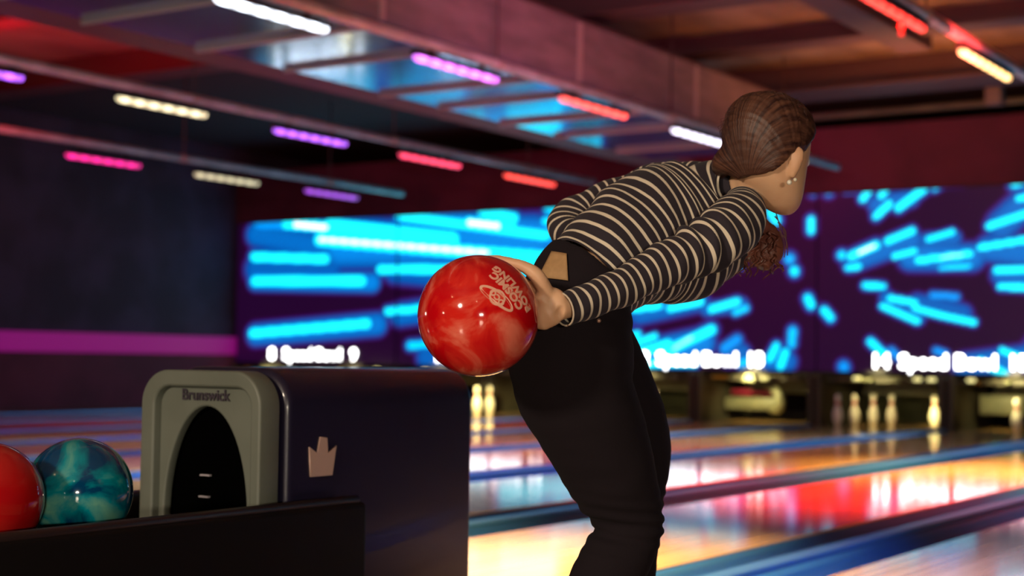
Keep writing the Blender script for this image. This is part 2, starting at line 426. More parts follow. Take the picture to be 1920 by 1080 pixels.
# short red vertical lamp beside the top right batten
p = yplane(1690, 52, 3.19)
t = empty('marker_lamp', p, 'tiny red upright lamp under the red batten at the top right', 'lamp')
b = bmesh.new(); tube(b, [(0, 0, -.05), (0, 0, .05)], .018, 10); obj('tube', b, mat('red_tube', (.3, 0, 0), .4, emit=(1, .03, .02), estr=1.6), t)
b = bmesh.new(); box(b, -.015, .015, -.015, .015, .05, PZ - p.z - .04, .004, 1); obj('stem', b, M['black'], t, False)

# far cross pipe and post above screens
b = bmesh.new(); tube(b, [(-8.0, 17.4, 3.75), (5.8, 17.4, 3.75)], .04, 10)
tag(obj('cross_pipe', b, M['olive']), 'thin olive pipe crossing above the right-hand screens', 'pipe')
b = bmesh.new(); p = U(1890, 180, 17.6); box(b, p.x - .09, p.x + .09, 17.1, 17.26, 3.68, CZ, .01, 1)
tag(obj('ceiling_post', b, mat('post_paint', (.25, .2, .2), .6), None, False), 'short square post hanging at the far right of the ceiling', 'post')

# ------------------------------------------------------------------ lanes, gutters, dividers
lane_c = [LANE0 + PITCH * k for k in range(-2, 9)]
far = ['lane past the right edge', 'grey lavender lane at bottom right', 'amber lane behind her knees', 'lane just beyond the amber lane',
       'lane of the brightest pin', 'lane left of the brightest pin', 'lane of the curved sweep arm', 'lane meeting her front thigh',
       'lane of two bright pins', 'second lane from the left wall', 'lane beside the left wall']
LY0, LY1 = FOUL, 19.0
for i, c in enumerate(lane_c):
    b = bmesh.new(); box(b, -LW / 2, LW / 2, 0, LY1 - LY0, -.12, 0, .004, 1)
    o = obj('bowling_lane', b, M['lane'], None, False); o.location = (-c, LY0, 0)
    tag(o, 'glossy wooden bowling ' + far[i], 'bowling lane', 'bowling lanes')
    for s, sn in ((-1, 'right'), (1, 'left')):
        b = bmesh.new()
        n = 10; gw = .115
        prev = None
        for k in range(n + 1):
            a = PI * k / n
            xx = -gw * math.cos(a); zz = -.085 * math.sin(a) - .01
            cur = [b.verts.new((xx, 0, zz)), b.verts.new((xx, 14.2, zz))]
            if prev: b.faces.new((prev[0], cur[0], cur[1], prev[1]))
            prev = cur
        sol = bmesh.ops.solidify(b, geom=b.faces[:], thickness=.006)
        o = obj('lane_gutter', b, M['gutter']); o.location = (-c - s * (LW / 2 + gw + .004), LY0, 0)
        tag(o, 'grey ball gutter on the %s side of the %s' % (sn, far[i]), 'gutter', 'ball gutters beside the lanes')
    if i < len(lane_c) - 1:
        b = bmesh.new(); g = PITCH - LW - .115 * 4 - .016
        box(b, -g / 2 + .006, g / 2 - .006, 0, 14.2, -.12, .012, .01, 3)
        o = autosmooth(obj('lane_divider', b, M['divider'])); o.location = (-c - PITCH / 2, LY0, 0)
        tag(o, 'glossy capping strip on the far side of the %s' % far[i], 'lane divider', 'capping strips between the lanes')

# ------------------------------------------------------------------ screens above the pins
def wallpt(px, py):
    r = ray(px, py); s = WALLY / r.y; p = CAM + r * s; return (-p.x, p.z)
STK = []   # (L0,z0,L1,z1,r,intensity)
def pxr(px, r):   # pixel radius -> metres on the wall
    off = yaw - math.atan((px - 960) / FPX); d = WALLY / math.cos(off) * math.cos(math.atan((px - 960) / FPX)); return r * d / FPX
def stk(x0, y0, x1, y1, r, I):
    a = wallpt(x0, y0); c = wallpt(x1, y1); STK.append((*a, *c, pxr((x0 + x1) / 2, r), I))
CY, AZ, WH = 1.0, .74, 1.35
for q in [(485,421,610,424,8,AZ),(538,420,616,426,10,CY),(556,421,612,427,5,WH),(600,450,1000,482,13,CY),(602,449,915,474,3.5,WH),(620,424,850,450,15,CY),
          (750,405,1025,442,9,CY),(880,418,960,429,11,CY),(882,418,935,424,5,WH),(905,396,965,410,10,CY),(478,482,612,486,9,CY),(480,527,680,527,10,CY),
          (715,505,900,505,9,CY),(475,625,690,607,9,CY),(728,584,860,574,7,CY),(770,648,860,642,7,.85),(1028,390,1040,392,8,.9),(1024,415,1040,416,8,.9),
          (950,480,1040,486,15,CY),(955,505,1040,505,12,CY),(1040,430,1120,445,9,CY),(1045,540,1150,530,9,CY),(1050,600,1140,590,9,CY),(1060,640,1130,650,8,AZ),(950,628,1010,632,14,CY),(1020,640,1085,646,14,CY),(872,656,910,656,12,CY)]: stk(*q)
HZ = [(480,440,640,470,22,.5),(640,460,1000,450,40,.62),(760,415,1030,440,28,.6),(480,505,620,505,26,.45),(480,527,700,530,17,.6),(740,510,860,520,22,.45),
      (480,628,710,608,20,.55),(750,590,860,575,22,.5),(800,670,860,660,22,.45),(900,500,1040,520,30,.6),(1040,560,1150,600,40,.5)]
Z = .40625
R2 = [(950,95,950,96,18,AZ),(1022,93,1022,94,20,.8),(940,230,940,275,18,CY),(755,190,780,230,20,CY),(1180,130,1215,80,17,CY),(1265,115,1300,70,17,CY),(1345,170,1460,85,19,CY),
      (1240,210,1300,155,17,CY),(1510,80,1540,60,15,.9),(1125,395,1240,345,20,CY),(1160,380,1230,348,6,WH),(1295,325,1405,280,17,CY),(1480,318,1590,285,14,.95),(1325,395,1415,372,14,CY),
      (1435,415,1670,385,17,CY),(1540,400,1640,388,5,1.2),(1540,450,1670,440,12,.85),(1080,390,1084,390,18,.9),(1110,450,1160,442,14,.95),(1720,355,1960,315,16,CY),(1765,255,1960,190,18,CY),
      (1880,60,1960,30,22,CY),(1900,130,1960,120,16,CY),(1795,460,1960,455,15,CY),(1815,535,1960,540,15,CY),(1190,530,1270,535,15,.95),(1500,575,1610,583,13,AZ),(1305,590,1420,610,14,CY),
      (1270,625,1430,695,14,CY),(1420,635,1550,670,14,CY),(1550,670,1690,700,14,CY),(840,408,841,408,21,.8),(862,463,864,466,20,.95),(560,420,610,433,16,.9),(925,590,940,620,19,.95),
      (1000,645,1030,680,17,.95),(1215,790,1280,850,16,.95),(1310,830,1340,860,13,AZ),(1090,905,1092,908,20,AZ),(1820,830,1920,866,14,CY),(1720,880,1830,935,19,CY),(1515,830,1560,845,12,AZ),
      (120,640,240,625,16,CY),(290,635,430,605,18,CY),(480,640,600,605,17,CY),(590,655,640,635,14,.85),(280,830,480,735,23,CY),(310,820,390,770,8,1.2),(80,780,140,755,16,.95),
      (90,810,220,765,14,CY),(90,860,280,800,22,CY),(540,820,600,780,18,AZ),(750,870,780,810,17,.95),(800,900,820,840,19,.95),(855,740,850,800,18,.82),(620,890,640,880,18,.82),(120,890,400,890,18,CY)]
H2 = [(150,660,420,600,50,.5),(150,850,440,790,60,.6),(460,640,620,620,34,.5),(1130,420,1400,320,50,.52),(1400,400,1680,400,60,.55),(1480,320,1600,310,34,.5),(1290,590,1430,680,36,.5),
      (1430,610,1640,660,44,.45),(1100,90,1640,50,22,.5),(1240,160,1400,130,40,.5),(1820,250,1960,120,70,.5),(1760,360,1960,380,60,.52),(1820,480,1960,520,50,.5),(1650,900,1960,860,55,.52),
      (760,880,830,880,48,.5),(560,860,620,840,44,.48),(640,880,780,900,22,.5)]
for q in R2: stk(1140 + q[0] * Z, 320 + q[1] * Z, 1140 + q[2] * Z, 320 + q[3] * Z, q[4] * Z, q[5])
HAZ = []
for q in HZ: a = wallpt(q[0], q[1]); c = wallpt(q[2], q[3]); HAZ.append((*a, *c, pxr(q[0], q[4]), q[5]))
for q in H2:
    a = wallpt(1140 + q[0] * Z, 320 + q[1] * Z); c = wallpt(1140 + q[2] * Z, 320 + q[3] * Z); HAZ.append((*a, *c, pxr(1140 + q[0] * Z, q[4] * Z), q[5]))
for k in range(16):    # beyond the right edge of the photo the burst goes on
    a = random.uniform(1.4, 4.6); zz = random.uniform(.8, 2.9); dz = (zz - 1.85) * .25
    STK.append((a, zz, a - .9, zz + dz, .06, CY)); HAZ.append((a, zz, a - .9, zz + dz, .22, .5))
import numpy as np
def seg_d(X, Y, s):
    ax, ay, bx, by = s[:4]; dx, dy = bx - ax, by - ay; l2 = dx * dx + dy * dy + 1e-9
    t = np.clip(((X - ax) * dx + (Y - ay) * dy) / l2, 0, 1)
    return np.sqrt((X - ax - t * dx) ** 2 + (Y - ay - t * dy) ** 2)
ramp_x = [0, .10, .2, .34, .52, .76, .92, 1.15, 1.35, 2]
ramp_c = [(.014, .001, .020), (.017, .001, .028), (.055, .003, .15), (.0, .05, .35), (.0, .17, .62), (.0, .33, .95), (.0, .78, 1.0), (.02, .95, .98), (.9, 1.0, 1.0), (1, 1, 1)]
ramp_k = [1, 1, 1, 1, 1.05, 1.25, 1.7, 2.0, 2.0, 2.0]
m = bpy.data.materials.new('screen_picture'); m.use_nodes = True
nt = m.node_tree; bs = nt.nodes['Principled BSDF']; at = nt.nodes.new('ShaderNodeAttribute'); at.attribute_name = 'Col'
bs.inputs['Base Color'].default_value = (.01, .01, .012, 1); bs.inputs['Roughness'].default_value = .4
nt.links.new(at.outputs['Color'], bs.inputs['Emission Color']); bs.inputs['Emission Strength'].default_value = 1.0
M['screen'] = m
M['white_text'] = mat('white_lit_lettering', (.8, .8, .8), .5, emit=(1, 1, 1), estr=8.0)
SZ0, SZ1 = .66, 2.85
pairs = [(15.44, 1.60, '8', '9', 'left-most blue streak screen reading 8 and 9'), (12.18, 1.63, '10', '11', 'blue streak screen reading 10 and 11, mostly behind the bowler'),
         (8.90, 1.63, '12', '13', 'blue streak screen reading 12 and 13, right of her hips'), (5.62, 1.63, '14', '15', 'blue streak screen reading 14 and 15 at the right'),
         (2.34, 1.63, '16', '17', 'blue streak screen past the right edge, next after 15')]
for c, hw, n0, n1, lab in pairs:
    t = empty('display_screen', W(WALLY, c, SZ0), lab, 'display screen', 'screens above the pins')
    nx, nz = 170, 110
    xs = np.linspace(-hw + .0, hw, nx + 1); zs = np.linspace(0, SZ1 - SZ0, nz + 1)
    X, Zz = np.meshgrid(xs, zs)
    Lw = c - X; Zw = Zz + SZ0
    f = np.zeros_like(X) + .05
    for s in HAZ:
        d = seg_d(Lw, Zw, s); f = np.maximum(f, s[5] * np.exp(-(d / (s[4] * 1.25)) ** 4))
    for s in STK:
        d = seg_d(Lw, Zw, s); r = s[4]
        core = s[5] * np.clip((r * 1.15 - d) / (r * .3), 0, 1); halo = .55 * np.exp(-(d / (r * 2.1)) ** 3)
        f = np.maximum(f, np.maximum(core, halo))
    rgb = np.stack([np.interp(f, ramp_x, [q[j] * kk for q, kk in zip(ramp_c, ramp_k)]) for j in range(3)], -1)
    me = bpy.data.meshes.new('screen_panel')
    vs = [(float(X[j, i]), -.02, float(Zz[j, i])) for j in range(nz + 1) for i in range(nx + 1)]
    fs = [(j * (nx + 1) + i, j * (nx + 1) + i + 1, (j + 1) * (nx + 1) + i + 1, (j + 1) * (nx + 1) + i) for j in range(nz) for i in range(nx)]
    me.from_pydata(vs, [], fs)
    ca = me.color_attributes.new('Col', 'FLOAT_COLOR', 'POINT')
    col = np.ones((len(vs), 4), dtype=np.float32); col[:, :3] = rgb.reshape(-1, 3)
    ca.data.foreach_set('color', col.ravel())
    link('screen_panel', me, M['screen'], t, False)
    b = bmesh.new(); box(b, -hw, hw, -.015, .12, -.02, SZ1 - SZ0 + .02)
    obj('cabinet', b, M['black'], t, False)
    for s, x, sz in ((n0, -.82, .245), ('Speed', -.29, .245), ('Bowl', .33, .245), (n1, .82, .245)):
        me = text_mesh(s, sz, .008, offset=.004)
        o = link('lane_number' if len(s) < 3 else 'lettering', me, M['white_text'], t, False)
        o.rotation_euler = (PI / 2, 0, 0); o.location = (x, -.03, .125)

# ------------------------------------------------------------------ pins and pinsetters
m = mat('pin_enamel', (.78, .74, .62), .25, coat=.4)
nt = m.node_tree; N = nt.nodes; tc = N.new('ShaderNodeTexCoord'); sx = N.new('ShaderNodeSeparateXYZ'); nt.links.new(tc.outputs['Object'], sx.inputs[0])
rp = N.new('ShaderNodeValToRGB'); rp.color_ramp.interpolation = 'CONSTANT'
mr = N.new('ShaderNodeMath'); mr.operation = 'MULTIPLY'; mr.inputs[1].default_value = 1 / .38
nt.links.new(sx.outputs[2], mr.inputs[0]); nt.links.new(mr.outputs[0], rp.inputs[0])
el = rp.color_ramp.elements; el[0].color = (.78, .74, .62, 1); el[0].position = 0; el[1].color = (.55, .02, .02, 1); el[1].position = .655
for p, c in ((.70, (.78, .74, .62, 1)), (.725, (.55, .02, .02, 1)), (.775, (.78, .74, .62, 1))):
    q = el.new(p); q.color = c
nt.links.new(rp.outputs[0], N['Principled BSDF'].inputs['Base Color']); M['pin'] = m
prof = [(.001, 0), (.026, 0), (.029, .006), (.036, .02), (.046, .05), (.056, .085), (.0605, .115), (.058, .15), (.048, .19), (.034, .225), (.025, .255), (.023, .275), (.026, .305), (.031, .335), (.031, .355), (.024, .372), (.012, .380), (.001, .381)]
pinbm = bmesh.new(); lathe(pinbm, prof, 24)
pin0 = obj('bowling_pin', pinbm, M['pin'])
pins = [(5.98, 18.5, 'brightly lit white pin standing alone at the right'), (6.44, 18.28, 'dim pin left of the brightest pin'),
        (4.80, 17.8, 'dim pin at the right edge of the photo'), (6.92, 17.72, 'left-most of three red-banded pins in a slanting row'), (6.80, 17.97, 'middle of the three red-banded pins in a slanting row'),
        (6.66, 18.24, 'right-most and dimmest of three red-banded pins in a slanting row'), (9.66, 17.75, 'pin half hidden by her front thigh'),
        (9.57, 18.02, 'red-banded pin just right of her thigh'), (11.85, 17.14, 'left of two brightly lit pins below the red ball'), (11.87, 17.48, 'right of two brightly lit pins below the red ball')]
for i, (L, y, lab) in enumerate(pins):
    o = pin0 if i == 0 else pin0.copy()
    if i: COL.objects.link(o)
    o.location = W(y, L, 0); tag(o, lab, 'bowling pin', 'bowling pins')
lampz = {0: 0}
for i, c in enumerate(lane_c):
    if i == 0: continue
    names = far[i]
    t = empty('pinsetter', W(17.95, c, 0), 'pinsetter machine ending the %s' % names, 'pinsetter', 'pinsetters behind the pins')
    hw = PITCH / 2
    b = bmesh.new(); box(b, -hw + .03, hw - .03, .05, .25, .53, .60, .01, 1); obj('hood_bar', b, M['kick'], t, False)
    b = bmesh.new(); box(b, -hw + .03, hw - .03, 1.5, 1.6, .0, .62); obj('back_plate', b, M['kick'], t, False)
    for s in (-1, 1):
        b = bmesh.new(); box(b, s * (hw - .05) - .035, s * (hw - .05) + .035, -.15, 1.6, -.12, .62, .008, 1); obj('kickback', b, M['kick'], t, False)
    b = bmesh.new(); n = 40
    vv = [[b.verts.new((-hw + .08 + (2 * hw - .16) * k / n, 1.4 + .02 * math.sin(k * 1.9), z)) for k in range(n + 1)] for z in (-.05, .5)]
    for k in range(n): b.faces.new((vv[0][k], vv[0][k + 1], vv[1][k + 1], vv[1][k]))
    bmesh.ops.solidify(b, geom=b.faces[:], thickness=.02); obj('pit_curtain', b, M['olive'] if i in (4, 6) else M['curtain'], t)
    b = bmesh.new(); box(b, -.6, .6, .95, 1.05, .36, .44, .02, 2); box(b, -.55, .35, .90, .95, .43, .53, .02, 2); obj('deck_frame', b, M['olive'], t, False)
    rnd = random.Random(i * 5)
    for k in range(4):
        b = bmesh.new(); x = -.6 + k * .36 + rnd.uniform(-.08, .08); box(b, x, x + rnd.uniform(.06, .22), -.06, .02, .535 + rnd.uniform(-.02, .02), .585, .015, 2)
        obj('machine_fitting', b, M['yellow'] if rnd.random() < .3 else M['olive'], t)
    if i in (3, 5):
        # lowered sweep: long olive board, on one lane with a rounded right-hand arm
        a0, a1, z0, z1 = {5: (-.70, .08, .14, .30), 3: (-.62, -.10, .17, .40)}[i]
        b = bmesh.new(); box(b, a0, a1, .5, .56, z0, z1, .02, 2); obj('sweep_board', b, M['olive'], t)
    if i == 5:
        b = bmesh.new(); tube(b, [(.0, .48, .16), (.10, .42, .17), (.15, .38, .24), (.13, .38, .34), (.06, .40, .42), (-.06, .42, .46)], [.07, .075, .07, .06, .055, .04], 12); obj('sweep_arm', b, M['olive'], t)
        b = bmesh.new(); box(b, -.66, .0, .62, .66, .33, .40, .01, 1); obj('sweep_strip', b, M['redbar'], t)
    for x in {4: (.45, .62, -.30), 5: (-.1,), 9: (.45,), 8: (-.3,), 3: (-.55,)}.get(i, ()):
        b = bmesh.new(); box(b, x - .05, x + .05, -.075, -.03, .56, .60, .015, 2); obj('lamp_lens', b, M['lens'], t)
    if i == 9:
        b = bmesh.new(); ball(b, (.2, -.25, .47), .2, 20, 1.6, .6, .62); box(b, .1, .3, -.2, .1, .42, .56, .01, 1); obj('deflector', b, M['yellow'], t)
    if i >= 2:
        if i == 4: lamp('pin_light', 'SPOT', W(17.66, 5.85, .58), 170, (1, .82, .30), .02, W(18.5, 5.98, .16), spot=26)  # extra spot added to make the brightest pin stand out
        if i == 7: lamp('pin_light', 'SPOT', W(16.6, 11.5, .58), 150, (1, .82, .30), .02, W(17.3, 11.86, .16), spot=50)  # added spot without a fixture, brightens the pair of pins
        lamp('pin_light', 'SPOT', W(17.62, c + .1, .60), [0, 0, 20, 45, 26, 75, 35, 30, 30, 25, 25, 15][i], (1, .85, .35), .02, W(18.5, c, .1), spot=110)
lamp('pin_light', 'POINT', W(17.4, 14.5, .5), 1.5, (1, .8, .3), .02)

# ------------------------------------------------------------------ ball return: hood, rack, balls
M['hood'] = mat('hood_shell', (.013, .010, .030), .36, spec=.4, coat=.35, bump=.15, bscale=350)
M['hoodface'] = mat('grey_green_moulding', (.150, .165, .135), .5, mix=(.125, .138, .11), nscale=4)
M['void'] = mat('tunnel_shade_black', (.001, .001, .001), 1, spec=0)  # black colour stands in for shade inside the hood opening
M['crown'] = mat('crown_inlay', (.60, .40, .33), .5)
M['ink'] = mat('dark_lettering', (.04, .03, .045), .5)
HL, HA = 2.535, 2.60          # lateral centre, distance of the front
t = empty('ball_return', W(HA, HL, 0), 'dark ball return hood with grey-green arched front and pale crown emblem', 'ball return')
hw, H, LEN = .175, .704, .76
me = shape2d('hood_shell', [rrect(-hw, hw, 0, H, .07, 10, .01)], LEN - .06, .02, 3)
o = link('hood_shell', me, M['hood'], t); o.rotation_euler = (PI / 2, 0, 0); o.location = (0, LEN / 2 + .02, 0); autosmooth(o, 40)
arch = []
for k in range(33):
    a = PI * k / 32; arch.append((.136 * math.cos(a), .38 + .258 * math.sin(a)))
arch = [(.130, .16)] + arch + [(-.130, .16)]
me = shape2d('face_panel', [rrect(-hw + .030, hw - .018, .10, H - .028, .045, 8, .01), arch], .016, .005, 2)
o = link('face_panel', me, M['hoodface'], t); o.rotation_euler = (PI / 2, 0, 0); o.location = (0, -.02, 0); autosmooth(o, 40)
me = shape2d('outer_rim', [rrect(-hw - .012, hw + .006, .08, H + .006, .075, 10, .01), rrect(-hw + .020, hw - .012, .11, H - .020, .052, 10, .01)], .055, .006, 2)
o = link('outer_rim', me, M['hoodface'], t); o.rotation_euler = (PI / 2, 0, 0); o.location = (0, -.02, 0); autosmooth(o, 40)
me = shape2d('tunnel_shade_plate', [rrect(-hw + .01, hw - .01, .09, H - .012, .05, 8, .01)], .008)  # flat black plate in place of the shaded depth behind the arch
o = link('tunnel_shade_plate', me, M['void'], t, False); o.rotation_euler = (PI / 2, 0, 0); o.location = (0, .004, 0)
me = text_mesh('Brunswick', .036, .003, offset=.0006, space=1.0)
o = link('lettering', me, M['ink'], t, False); o.rotation_euler = (PI / 2, 0, 0); o.location = (.0, -.036, H - .046)
cw = [(1180, 350), (1225, 375), (1240, 315), (1277, 320), (1283, 375), (1330, 350), (1310, 458), (1190, 458)]
cx0, cy0 = 1255, 400; k_ = .0000
cp = [((x - cx0) * .00064, (cy0 - y) * .00064) for x, y in cw]
me = shape2d('crown_emblem', [cp], .004, .0)
o = link('crown_emblem', me, M['crown'], t, False); o.rotation_euler = (PI / 2, 0, PI / 2); o.location = (hw + .0225, .150, .510)
for zz in (.42, .47, .34):
    b = bmesh.new(); box(b, -.06 + zz * .05, -.03 + zz * .05, -.012, -.004, zz, zz + .004); obj('tunnel_glint', b, M['pipe'], t, False)

t = empty('ball_rack', W(.6, HL, 0), 'long low black ball rack running into the front of the ball return', 'ball rack')
M['rack'] = mat('rack_plastic', (.004, .0026, .003), .6, spec=.25, bump=.1)
hwt = .235
b = bmesh.new()
for s in (-1, 1):
    box(b, s * hwt - .022, s * hwt + .022, 0, 2.25, .14, .410, .014, 3)
box(b, -hwt, hwt, 0, 1.93, .24, .362, .01, 2)
box(b, -hwt, hwt, -.03, .02, .14, .410, .014, 3)
obj('tray', b, M['rack'], t); 
for s in (-1, 1):
    b = bmesh.new(); tube(b, [(s * hwt, 0.02, .413), (s * hwt, 2.23, .413)], .013, 10); obj('rail', b, mat('rail_rubber', (.03, .016, .015), .4), t)
b = bmesh.new(); box(b, -.17, .17, .15, 1.92, 0, .24, .02, 2); obj('pedestal', b, M['rack'], t)
b = bmesh.new(); box(b, -.02, .02, .05, 1.9, .362, .372, .004, 1); obj('centre_ridge', b, M['rack'], t)

def ball_mat(name, a, c, ns, dist, extra=None):
    m = mat(name, a, .09, mix=c, nscale=ns, ndist=dist, lo=.40, hi=.68, coat=.6, ndetail=5)
    if extra:
        rp = [n for n in m.node_tree.nodes if n.type == 'VALTORGB'][0]
        e = rp.color_ramp.elements.new(extra[0]); e.color = (*extra[1], 1)
    return m
BR = .108
def bowling_ball(loc, mm, label):
    b = bmesh.new(); bmesh.ops.create_uvsphere(b, u_segments=96, v_segments=64, radius=BR)
    o = obj('bowling_ball', b, mm); o.location = loc
    return tag(o, label, 'bowling ball')
teal = bowling_ball(W(2.12, HL - .09, .363 + BR), ball_mat('teal_marble', (.0, .045, .13), (.16, .42, .30), 7, 1.4, (.52, (.0, .24, .30))), 'teal and blue marbled bowling ball on the rack')
redb = bowling_ball(W(1.895, HL - .09, .363 + BR), ball_mat('plain_red_marble', (.42, .004, .006), (.52, .02, .015), 4, 1), 'plain red bowling ball cut by the left edge, on the rack')

# ------------------------------------------------------------------ the held ball
BC = U(897, 592, 2.71)
held = bowling_ball(BC, ball_mat('red_marble', (.55, .002, .006), (.80, .17, .11), 7.5, 2.2, (.52, (.66, .02, .012))), 'red marbled bowling ball with pale Cosmic Bowling print, held behind the bowler')
M['print'] = mat('pale_print', (.80, .42, .30), .4)
# frame on the sphere for the print
def sph_dir(px, py):
    x = (px - 897) / 114.0; y = (592 - py) / 114.0; zz = math.sqrt(max(0, 1 - x * x - y * y))
    return (RC * x + UC * y - FW * zz).normalized()
ctr = sph_dir(955, 545)
tx = (sph_dir(926, 512) - sph_dir(982, 582)); tx = (tx - ctr * tx.dot(ctr)).normalized()   # reading direction: towards upper left
ty = ctr.cross(tx)
def on_ball(me, ox=0, oy=0):
    for v in me.vertices:
        x, y = v.co.x + ox, v.co.y + oy
        h = BR + .0002 + (.0005 if v.co.z > 0 else -.0008)
        th = math.hypot(x, y) / BR
        if th < 1e-6: d = ctr.copy()
        else: d = ctr * math.cos(th) + (tx * x + ty * y) / math.hypot(x, y) * math.sin(th)
        v.co = d * h
    return me
def subdiv(me, n=1):
    b = bmesh.new(); b.from_mesh(me)
    for _ in range(n):
        bmesh.ops.subdivide_edges(b, edges=[e for e in b.edges if e.calc_length() > .003], cuts=1)
    b.to_mesh(me); b.free(); return me
def outline(loop_o, loop_i): return shape2d('logo', [loop_o, loop_i], .001)
def ell(cx, cy, a, b_, rot, n=40):
    out = []
    for k in range(n):
        t_ = 2 * PI * k / n; x = a * math.cos(t_); y = b_ * math.sin(t_)
        out.append((cx + x * math.cos(rot) - y * math.sin(rot), cy + x * math.sin(rot) + y * math.cos(rot)))
    return out
for s, ox, oy, sz in (('COSMIC', .003, -.0005, .0215), ('BOWLING', .0, -.0185, .0215)):
    o = link('print_lettering', on_ball(text_mesh(s, sz, .001, offset=.0009, space=1.02), ox, oy), M['print'], held, False)
rot = R_(14)
o = link('planet_ring', on_ball(outline(ell(0.004, .0275, .036, .0125, rot), ell(0.004, .0275, .031, .0075, rot)), 0, 0), M['print'], held, False)
o = link('planet', on_ball(outline(ell(.004, .0275, .0150, .0150, 0), ell(.004, .0275, .0115, .0115, 0)), 0, 0), M['print'], held, False)
o = link('planet_face', on_ball(text_mesh('OCO', .014, .001, offset=.0007), .004, .0275), M['print'], held, False)

# ------------------------------------------------------------------ the bowler
M['skin'] = mat('skin', (.74, .45, .27), .5, mix=(.68, .38, .22), nscale=14, sss=.12, bump=.08, bscale=300)
M['hair'] = mat('auburn_hair', (.045, .014, .011), .5, mix=(.12, .042, .030), nscale=9, stretch=(1, 1, 1), ndist=.6)
def hair_uv():
    m = mat('auburn_hair_combed', (.05, .016, .011), .5)
    nt = m.node_tree; N = nt.nodes; Lk = nt.links; bs = N['Principled BSDF']
    a = N.new('ShaderNodeUVMap'); mp = N.new('ShaderNodeMapping'); mp.inputs['Scale'].default_value = (1, 1, 1); Lk.new(a.outputs[0], mp.inputs[0])
    ns = N.new('ShaderNodeTexNoise'); ns.inputs['Scale'].default_value = 1; ns.inputs['Detail'].default_value = 6; Lk.new(mp.outputs[0], ns.inputs['Vector'])
    rp = N.new('ShaderNodeValToRGB'); e = rp.color_ramp.elements; e[0].position = .35; e[0].color = (.026, .007, .006, 1); e[1].position = .68; e[1].color = (.14, .055, .032, 1)
    Lk.new(ns.outputs['Fac'], rp.inputs[0]); Lk.new(rp.outputs[0], bs.inputs['Base Color'])
    bp = N.new('ShaderNodeBump'); bp.inputs['Strength'].default_value = .5; bp.inputs['Distance'].default_value = .003
    Lk.new(ns.outputs['Fac'], bp.inputs['Height']); Lk.new(bp.outputs[0], bs.inputs['Normal'])
    return m
M['haircomb'] = hair_uv()
M['hairtip'] = mat('reddish_hair_ends', (.22, .075, .05), .42, mix=(.13, .04, .03), nscale=20)
M['trouser'] = mat('black_cotton', (.011, .007, .010), .9, spec=.2, sheen=.01, bump=.3, bscale=500)
M['patch'] = mat('tan_leather', (.46, .27, .12), .7, mix=(.40, .23, .10), nscale=60)
def stripe_mat():
    m = mat('striped_jersey', (.02, .014, .026), .85, sheen=.05)
    nt = m.node_tree; N = nt.nodes; Lk = nt.links; bs = N['Principled BSDF']
    uvn = N.new('ShaderNodeUVMap'); sp = N.new('ShaderNodeSeparateXYZ'); Lk.new(uvn.outputs[0], sp.inputs[0])
    tc = N.new('ShaderNodeTexCoord'); ns = N.new('ShaderNodeTexNoise'); ns.inputs['Scale'].default_value = 14; Lk.new(tc.outputs['Object'], ns.inputs['Vector'])
    n1 = N.new('ShaderNodeMath'); n1.operation = 'MULTIPLY_ADD'; n1.inputs[1].default_value = .006; Lk.new(ns.outputs['Fac'], n1.inputs[0]); Lk.new(sp.outputs[1], n1.inputs[2])
    d = N.new('ShaderNodeMath'); d.operation = 'DIVIDE'; d.inputs[1].default_value = .0215; Lk.new(n1.outputs[0], d.inputs[0])
    fr = N.new('ShaderNodeMath'); fr.operation = 'FRACT'; Lk.new(d.outputs[0], fr.inputs[0])
    pp = N.new('ShaderNodeMath'); pp.operation = 'PINGPONG'; pp.inputs[1].default_value = .5; Lk.new(fr.outputs[0], pp.inputs[0])
    rp = N.new('ShaderNodeValToRGB'); Lk.new(pp.outputs[0], rp.inputs[0])
    rp.color_ramp.elements[0].position = .11; rp.color_ramp.elements[0].color = (.74, .64, .50, 1)
    rp.color_ramp.elements[1].position = .15; rp.color_ramp.elements[1].color = (.022, .015, .024, 1)
    Lk.new(rp.outputs[0], bs.inputs['Base Color'])
    return m
M['stripe'] = stripe_mat()

person = empty('person', (BC.x + .25, BC.y + .15, 0), 'person in striped long-sleeved top and black trousers leaning forward, swinging a red bowling ball', 'person')
def P_(o):
    o.matrix_parent_inverse = Matrix.Translation(-person.location); return o
# head frame
HC = U(1441, 292, 3.11)
phi = R_(47)
hf = V((RC.x, RC.y, 0)).normalized() * math.sin(phi) + V((FW.x, FW.y, 0)).normalized() * math.cos(phi)
hf.normalize(); hr = hf.cross(V((0, 0, 1))).normalized()
pd = R_(12)
hfp = (hf * math.cos(pd) - V((0, 0, 1)) * math.sin(pd)).normalized(); hup = hr.cross(hfp).normalized()
rl = R_(-2)
hup2 = hup * math.cos(rl) + hr * math.sin(rl); hr2 = hr * math.cos(rl) - hup * math.sin(rl); hr, hup = hr2, hup2
def Hd(x, y, z): return HC + hr * x + hfp * y + hup * z
HEAD = [(-.104, .012, .080, .056), (-.099, .026, .088, .030), (-.085, .042, .094, .000), (-.065, .054, .094, -.035), (-.04, .061, .093, -.060), (-.01, .067, .092, -.080),
        (.02, .071, .094, -.092), (.05, .071, .092, -.094), (.08, .062, .078, -.083), (.10, .044, .054, -.060), (.112, .018, .024, -.028)]
def head_ring(z, wv, yf, yb, n=40, off=0.0):
    out = []
    for k in range(n):
        a = 2 * PI * k / n; c, s = math.cos(a), math.sin(a)
        yc, yr = (yf + yb) / 2, (yf - yb) / 2
        x = math.copysign(abs(c) ** .9, c) * (wv + off); y = yc + math.copysign(abs(s) ** .95, s) * (yr + off)
        out.append((x, y, z))
    return out
